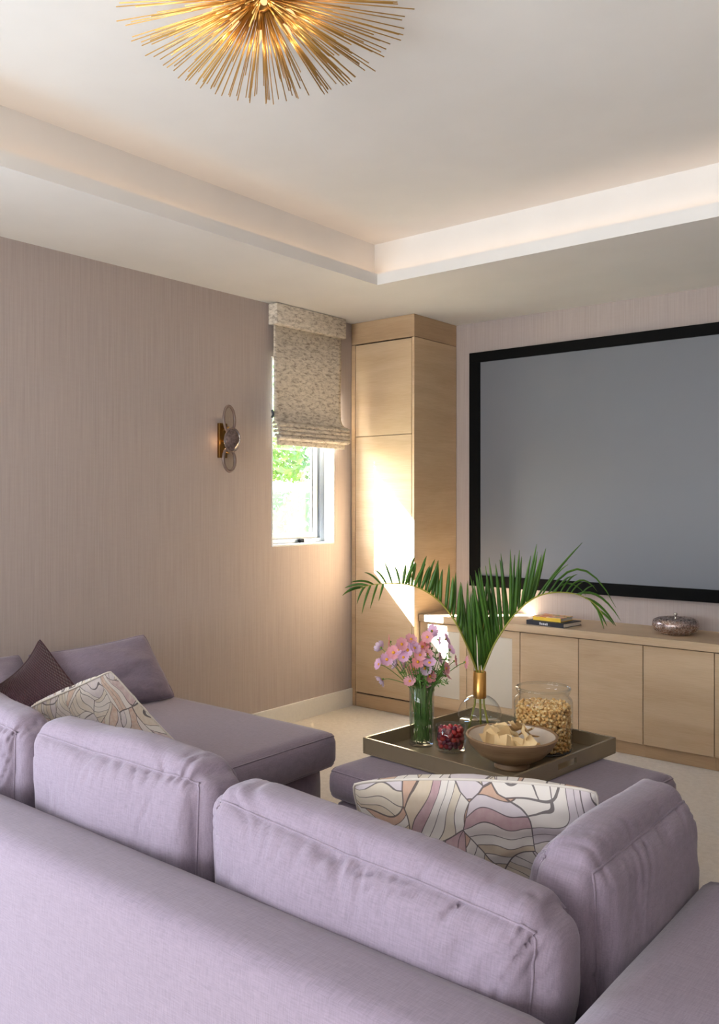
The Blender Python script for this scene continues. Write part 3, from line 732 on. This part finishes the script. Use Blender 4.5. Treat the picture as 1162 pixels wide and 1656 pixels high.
for layer in range(5):
    for ring, cnt in ((.041, 13), (.024, 7), (.004, 1)):
        if layer < 3 and ring < .03: continue
        for j in range(cnt):
            a = 2 * PI * j / cnt + layer * .31 + random.uniform(-.1, .1); rr = ring + random.uniform(-.003, .002)
            o = link('red_candy', random.choice(cmesh), None, None, (gp[0] + rr * math.cos(a), gp[1] + rr * math.sin(a), gp[2] + .021 + layer * .0145 + random.uniform(-.002, .003) + (.005 if layer == 4 and ring < .03 else 0)), (random.random() * 6, random.random() * 6, 0))
            o.scale = (.0115 * random.uniform(.85, 1.15), .0095, .0085)
            tag(o, 'glossy red candy in the small glass on the tray', 'candy', 'red candies in the glass'); k += 1

# ------------------------------------------------------------------ palm vase and fronds
RT = Vector((math.cos(math.radians(39.15)), math.sin(math.radians(39.15)), 0)); FW = Vector((-RT.y, RT.x, 0))
vp = Vector((1.945, -2.035, TB))
vz = empty('bulb_vase', vp, label='round clear glass vase with tall brass neck holding palm leaves', cat='vase')
pr = [(.001, 0), (.04, 0)] + [(.088 * math.sin(t), .086 - .086 * math.cos(t)) for t in [.5 + .11 * i for i in range(24)] if .086 - .086 * math.cos(t) < .164]
pr = [p for p in pr if p[0] > .026 or p[1] < .02] + [(.025, .166), (.0245, .172)]
mk('glass_body', *lathe(pr, 48), M['glass'], vz)
mk('brass_neck', *lathe([(.0262, .158), (.0262, .262), (.0245, .263), (.0238, .262), (.0238, .158)], 40), M['brass'], vz)
wpr = [(.001, .004), (.04, .004)] + [(.084 * math.sin(t), .086 - .082 * math.cos(t)) for t in [.55 + .11 * i for i in range(8)]] ; wpr.append((.001, wpr[-1][1]))
mk('water', *lathe(wpr, 40), M['water'], vz)
K = 3.36 / 1393
def fp(px, py, dep=0.):       # frond drawing units (about a pixel each) around the vase mouth, to metres in the frond's own upright plane
    return RT * ((px - 782) * K) + FW * dep + Vector((0, 0, .262 + (1090 - py) * K))
def spline(pts, n):
    out = []
    P_ = [pts[0]] + pts + [pts[-1]]
    for i in range(1, len(P_) - 2):
        for k in range(n):
            t = k / n; a, b, c, d_ = P_[i - 1], P_[i], P_[i + 1], P_[i + 2]
            out.append(.5 * ((2 * b) + (c - a) * t + (2 * a - 5 * b + 4 * c - d_) * t * t + (3 * b - a - 3 * c + d_) * t ** 3))
    out.append(P_[-2]); return out
def leaflet(parent, base, mid, tip, width, mat):
    n = 7; c = [base * (1 - t) ** 2 + mid * 2 * t * (1 - t) + tip * t * t for t in [i / n for i in range(n + 1)]]
    vs, fs = [], []
    for i, p in enumerate(c):
        t = i / n; wd = width * (math.sin(PI * min(1, .12 + t * .88)) ** .6) * (1 - t * .35) if i < n else .0004
        tg = (c[min(i + 1, n)] - c[max(i - 1, 0)]).normalized(); sd_ = tg.cross(FW + Vector((.2, .1, .1))).normalized()
        up_ = sd_.cross(tg)
        vs += [p - sd_ * wd / 2 + up_ * wd * .18, p, p + sd_ * wd / 2 + up_ * wd * .18]
    for i in range(n):
        a = i * 3; fs += [(a, a + 1, a + 4, a + 3), (a + 1, a + 2, a + 5, a + 4)]
    o = mk('leaflet', vs, fs, mat, parent); md = o.modifiers.new('thickness', 'SOLIDIFY'); md.thickness = .0007
    return o
q = NT('palm_leaflet'); nz = q.noise(q.coord(), 9, 2); cc = q.ramp(nz, [(.3, lin(44, 84, 22)), (.7, lin(86, 128, 46))]); q.bsdf(cc, .4)
tl = q.n('ShaderNodeBsdfTranslucent'); tl.inputs[0].default_value = lin(120, 160, 50); mx = q.n('ShaderNodeMixShader'); mx.inputs[0].default_value = .25
q.l(q.p.outputs[0], mx.inputs[1]); q.l(tl.outputs[0], mx.inputs[2]); q.l(mx.outputs[0], q.out.inputs[0]); M['leaflet'] = q.m
def frond(label, rach, leaves, dep, stem_foot):
    fr = empty('palm_frond', vp, label=label, cat='palm leaf', group='palm leaves in the bulb vase')
    pts = [fp(x, y, dep * max(0, i) / len(rach)) for i, (x, y) in enumerate(rach)]
    sp_ = [Vector(stem_foot), Vector((stem_foot[0] * .4, stem_foot[1] * .4, .13))] + spline(pts, 5)
    n = len(sp_); mk('stalk', *tube(sp_, [.0046 - .0030 * (i / n) for i in range(n)], 6), M['rachis'], fr)
    curve = spline(pts, 12)
    for (s, tx, ty, bend, wd) in leaves:
        b = curve[min(len(curve) - 1, int(s * (len(curve) - 1)))]
        dd = dep * s + random.uniform(-.05, .05)
        t_ = fp(tx, ty, dd); m_ = (b + t_) / 2 + Vector((0, 0, bend * K)) + RT * random.uniform(-.006, .006)
        leaflet(fr, b, m_, t_, wd, M['leaflet'])
    return fr
def lerp_leaves(table, n, w0):
    out = []
    for i in range(n):
        t = i / (n - 1) * (len(table) - 1); k = min(int(t), len(table) - 2); f = t - k
        a, b = table[k], table[k + 1]; v = [a[j] * (1 - f) + b[j] * f for j in range(4)]
        out.append((v[0], v[1] + random.uniform(-7, 7), v[2] + random.uniform(-16, 8), v[3], w0 * random.uniform(.85, 1.15)))
    return out
L_r = [(778, 1090), (769, 1068), (760, 1046), (741, 1007), (716, 974), (689, 954), (661, 944), (631, 942), (603, 944), (580, 950)]
L_l = lerp_leaves([(.03, 768, 985, 0), (.10, 766, 955, 0), (.2, 757, 955, 0), (.3, 746, 938, 2), (.4, 731, 926, 4), (.5, 712, 914, 6), (.57, 697, 906, 8), (.64, 680, 906, 8), (.7, 662, 909, 8)], 26, .017)
L_l += [(.72, 640, 914, 6, .011), (.76, 624, 908, 8, .010), (.8, 606, 918, 8, .010), (.84, 590, 922, 8, .009), (.88, 568, 938, 8, .010), (.92, 558, 950, 8, .011), (.96, 554, 962, 8, .012), (.9, 586, 990, 10, .010), (.86, 600, 985, 10, .009), (.82, 614, 972, 8, .010), (.98, 556, 958, 6, .011), (.94, 578, 975, 8, .009)]
R_r = [(787, 1090), (797, 1066), (808, 1043), (832, 1007), (856, 981), (880, 966), (905, 960), (929, 960), (953, 965), (977, 979), (992, 998)]
R_l = lerp_leaves([(.02, 772, 975, 0), (.06, 767, 942, 0), (.11, 777, 930, 0), (.16, 786, 926, 0), (.22, 799, 910, 0), (.28, 814, 906, 0), (.34, 846, 894, -2), (.40, 868, 892, -2), (.47, 898, 896, -3)], 27, .0165)
R_l += [(.5, 957, 876, 4, .011), (.54, 930, 912, 14, .009), (.58, 1018, 988, 105, .010), (.62, 938, 932, 14, .009), (.66, 950, 930, 12, .008), (.7, 986, 960, 40, .009), (.74, 960, 944, 8, .007), (.78, 1022, 1008, 38, .011), (.84, 1016, 1018, 16, .012), (.88, 1004, 1020, 10, .012), (.92, 994, 1022, 6, .010), (.96, 1012, 1016, 4, .010), (.8, 976, 948, 8, .006), (.6, 965, 966, 36, .007)]
frond('green palm leaf arching left out of the bulb vase', L_r, L_l, -.05, (-.045, -.02, .012))
frond('green palm leaf arching right out of the bulb vase', R_r, R_l, .05, (.05, .0, .012))
frond('short upright palm leaf in the middle of the bulb vase', [(782, 1090), (783, 1060), (786, 1030), (790, 1000)], [(.05, 776, 1000, 0, .015), (.2, 780, 970, 0, .015), (.35, 793, 965, 0, .016), (.5, 782, 950, 0, .015), (.65, 801, 945, 0, .014), (.8, 788, 935, 0, .014), (.95, 796, 930, 0, .013), (.15, 797, 990, 0, .014)], .0, (.0, .01, .010))

# ------------------------------------------------------------------ flower vase
fv = Vector((1.828, -2.272, TB))
cv = empty('cylinder_vase', fv, label='tall clear glass cylinder vase holding pink flowers', cat='vase')
mk('glass_body', *lathe([(.001, 0), (.046, 0), (.048, .003), (.048, .228), (.0468, .2295), (.0455, .228), (.0455, .014), (.04, .011), (.001, .011)], 48), M['glass'], cv)
mk('water', *lathe([(.001, .012), (.0445, .013), (.0445, .125), (.001, .125)], 40), M['water'], cv)
def petal_mesh(npet, col, tipc, droop):
    vs, fs = [], []
    for p in range(npet):
        a0 = 2 * PI * p / npet + random.uniform(-.08, .08); k0 = len(vs)
        for i in range(5):
            t = i / 4; r = .004 + .019 * t; wd = .0078 * (math.sin(PI * (.12 + .74 * t)) ** .8)
            for j in (-1, 0, 1):
                z = droop * t * t * .012 + (abs(j) * .0015) + random.uniform(-.0006, .0006)
                rr = r - (.002 if (i == 4 and j == 0) else 0)
                x, y = rr, j * wd
                vs.append((x * math.cos(a0) - y * math.sin(a0), x * math.sin(a0) + y * math.cos(a0), z))
        for i in range(4):
            for j in range(2):
                a = k0 + i * 3 + j; fs.append((a, a + 3, a + 4, a + 1))
    me = mesh('petals', vs, fs)
    q = NT('cosmos_petal'); nz = q.noise(q.coord(), 90, 2); c = q.mix(nz, col, tipc); q.bsdf(c, .6)
    t2 = q.n('ShaderNodeBsdfTranslucent'); q.l(c, t2.inputs[0]); mx = q.n('ShaderNodeMixShader'); mx.inputs[0].default_value = .3
    q.l(q.p.outputs[0], mx.inputs[1]); q.l(t2.outputs[0], mx.inputs[2]); q.l(mx.outputs[0], q.out.inputs[0]); me.materials.append(q.m); return me
pets = [petal_mesh(8, lin(226, 150, 160), lin(240, 188, 196), .3), petal_mesh(8, lin(214, 160, 196), lin(236, 200, 224), .5), petal_mesh(7, lin(228, 132, 138), lin(240, 172, 172), .2), petal_mesh(9, lin(226, 196, 222), lin(242, 226, 240), .9)]
cme = mesh('flower_centre', *lathe([(.001, .003), (.004, .003), (.0052, .001), (.004, -.001), (.001, -.002)], 10)); cme.materials.append(plain('flower_yellow', lin(226, 160, 40), .7, bscale=400, bump=.5))
gme = mesh('calyx', *lathe([(.001, -.001), (.0045, -.001), (.0035, -.005), (.0012, -.008)], 10)); gme.materials.append(M['stem'])
heads = [(95,240,3,-1),(235,265,0,1),(160,350,1,1),(70,400,1,0),(325,160,0,1),(435,115,0,1),(470,205,1,1),(625,100,0,1),(535,285,0,1),(620,285,0,1),(510,365,2,1),(465,475,2,1),(425,600,0,1),(655,550,2,1),(615,620,0,1),(365,390,1,0),(275,420,3,0),(110,600,3,0),(755,130,1,0),(850,140,1,0),(900,265,1,0),(955,395,0,0),(1065,395,0,0),(620,190,2,0),(570,215,2,1),(345,310,1,1),(835,450,0,0),(765,350,1,0),(850,560,0,0),(590,445,3,0),(550,520,3,0),(690,55,1,0),(300,230,1,0),(395,230,1,1),(200,180,2,0),(640,370,1,1),(380,470,1,0)]
KF = 3.41 / 1393
FLAB = {(95, 240): 'pale daisy-like flower turned away at the left edge of the bunch', (110, 600): 'drooping lilac flower hanging low on the left of the vase', (1065, 395): 'pink flower seen sideways, farthest right of the bunch',
        (955, 395): 'pink flower second from the right edge of the bunch', (625, 100): 'large pink flower facing forward at the top of the bunch', (465, 475): 'deep pink flower low in the middle of the bunch',
        (615, 620): 'pink flower hanging over the vase rim on its right', (425, 600): 'pink flower hanging over the vase rim on its left', (655, 550): 'deep pink flower just above the one on the right vase rim',
        (535, 285): 'pink flower with yellow centre in the very middle of the bunch', (900, 265): 'pink flower on a long stem, upper right of the bunch', (160, 350): 'lilac pink flower facing forward at the left of the bunch',
        (435, 115): 'pink flower at the top left of the bunch', (70, 400): 'lilac flower seen sideways, farthest left of the bunch'}
for (zx, zy, kind, face) in heads:
    px, py = 600 + zx / 7.26, 1020 + zy / 7.26
    dep = random.uniform(-.05, .05) if face != 1 else random.uniform(-.07, -.01)
    hpos = RT * ((px - 678) * KF) + FW * dep + Vector((0, 0, (1206 - py) * KF))
    side_word = 'left' if px < 655 else ('right' if px > 700 else 'middle')
    f = empty('cosmos_flower', fv, label='pink cosmos flower in the cylinder vase, %s of the bunch' % {'left': 'on the left', 'right': 'on the right', 'middle': 'in the middle'}[side_word], cat='flower', group='pink flowers, %s of the bunch' % side_word)
    if (zx, zy) in FLAB: f['label'] = FLAB[(zx, zy)]
    foot = Vector((random.uniform(-.03, .03), random.uniform(-.03, .03), .016)); mouth = Vector((max(-.034, min(.034, hpos.x * .45)), max(-.034, min(.034, hpos.y * .45)), .222))
    path = spline([foot, (foot + mouth) / 2 + Vector((random.uniform(-.006, .006), random.uniform(-.006, .006), 0)), mouth, mouth * .35 + hpos * .65 + Vector((0, 0, .012)), hpos], 4)
    mk('stem', *tube(path, .0014, 5), M['stem'], f)
    outward = Vector((hpos.x, hpos.y, 0)).normalized() if Vector((hpos.x, hpos.y, 0)).length > .01 else Vector((0, 0, 1))
    if face == 1: nrm = -FW + Vector((random.uniform(-.5, .5), random.uniform(-.5, .5), random.uniform(.2, .8)))
    elif face == -1: nrm = FW * .6 + RT * -.5 + Vector((0, 0, .3))
    else: nrm = outward * .9 + Vector((random.uniform(-.3, .3), random.uniform(-.3, .3), random.uniform(-.2, .5)))
    if (zx, zy) == (110, 600): nrm = -RT * .7 + Vector((0, 0, -.6))
    rq = nrm.normalized().to_track_quat('Z', 'Y').to_euler()
    p = link('petals', pets[kind], None, f, hpos, rq); s_ = random.uniform(1.0, 1.25); p.scale = (s_,) * 3
    link('centre', cme, None, p); link('calyx', gme, None, f, hpos, rq)
# fine feathery foliage among the flowers
for i in range(34):
    a = random.random() * 6.28; rr = random.uniform(.01, .085)
    tip = RT * (math.cos(a) * rr * 1.15 + .012) + FW * (math.sin(a) * rr * .8) + Vector((0, 0, random.uniform(.25, .37)))
    if i % 3 == 0: tip += RT * .03
    f = empty('foliage_sprig', fv, label='feathery green sprig between the pink flowers', cat='foliage', group='green sprigs in the flower vase')
    foot = Vector((random.uniform(-.033, .033), random.uniform(-.033, .033), .016)); mouth = Vector((max(-.036, min(.036, tip.x * .5)), max(-.036, min(.036, tip.y * .5)), .222))
    path = spline([foot, (foot + mouth) / 2, mouth, tip], 5); mk('stem', *tube(path, .0013, 5), M['stem'], f)
    vs, fs = [], []
    for k in range(90):
        b = path[random.randint(3, len(path) - 1)]; d_ = Vector((random.gauss(0, 1), random.gauss(0, 1), random.gauss(.4, .8))).normalized()
        ln = random.uniform(.012, .026)
        if math.hypot(b.x, b.y) < .046 and b.z < .225:
            d_ = Vector((d_.x * .25, d_.y * .25, 1)).normalized(); 
            if math.hypot(b.x + d_.x * ln, b.y + d_.y * ln) > .042: continue
        s_ = d_.orthogonal().normalized() * .0026; k0 = len(vs)
        vs += [b, b + d_ * ln * .5 + s_, b + d_ * ln, b + d_ * ln * .5 - s_]; fs.append((k0, k0 + 1, k0 + 2, k0 + 3))
    lf = mk('leaves', vs, fs, M['stem'], f, smooth=False); lf['kind'] = 'stuff'

# ------------------------------------------------------------------ starburst ceiling light
ch = empty('starburst_chandelier', (1.985, -3.29, 2.832), label='gold starburst ceiling light made of thin metal rods', cat='ceiling lamp')
mk('canopy', *lathe([(.001, .0295), (.075, .0295), (.075, .022), (.06, .014), (.012, .012), (.012, .0), (.001, .0)], 32), M['brass'], ch)
mk('hub', *lathe([(.001, -.042), (.022, -.036), (.038, -.02), (.042, 0), (.032, .011), (.001, .012)], 24), M['brass'], ch)
rod_me = mesh('rod', *tube([(0, 0, 0), (0, 0, 1)], .0017, 6)); rod_me.materials.append(M['rod'])
n = 0
for bunch in range(36):
    az = 2 * PI * (bunch % 18) / 18 + (0 if bunch < 18 else .17); el0 = -.2 if bunch < 18 else -.66
    for k in range(8 if bunch % 6 else 9):
        a = az + random.gauss(0, .085); el = el0 + random.gauss(0, .13)
        el = min(el, .0)
        dv = Vector((math.cos(el) * math.cos(a), math.cos(el) * math.sin(a), math.sin(el)))
        L = 1 / math.sqrt((math.cos(el) / .447) ** 2 + (math.sin(el) / .232) ** 2) * (random.uniform(.93, 1.0) if random.random() < .72 else random.uniform(.6, .9))
        o = link('rod', rod_me, None, ch, dv * .03, dv.to_track_quat('Z', 'Y').to_euler()); o.scale = (1, 1, L - .03); n += 1
bulb_me = mesh('bulb', *lathe([(.001, 0), (.006, .002), (.010, .014), (.009, .026), (.003, .042), (.001, .046)], 14)); bulb_me.materials.append(M['bulb'])
for k in range(6):
    a = 2 * PI * k / 6 + .35; dv = Vector((math.cos(a) * .8, math.sin(a) * .8, -.6)).normalized()
    s_ = mk('bulb_holder', *tube([(0, 0, 0), (0, 0, .055)], .009, 10), M['brass'], ch, loc=dv * .035, rot=dv.to_track_quat('Z', 'Y').to_euler())
    link('bulb', bulb_me, None, s_, (0, 0, .056))
    d = bpy.data.lights.new('chandelier_glow', 'POINT'); d.energy = .22; d.color = (1, .68, .38); d.shadow_soft_size = .012
    o = bpy.data.objects.new('chandelier_glow', d); COL.objects.link(o); o.parent = ch; o.location = dv * .15
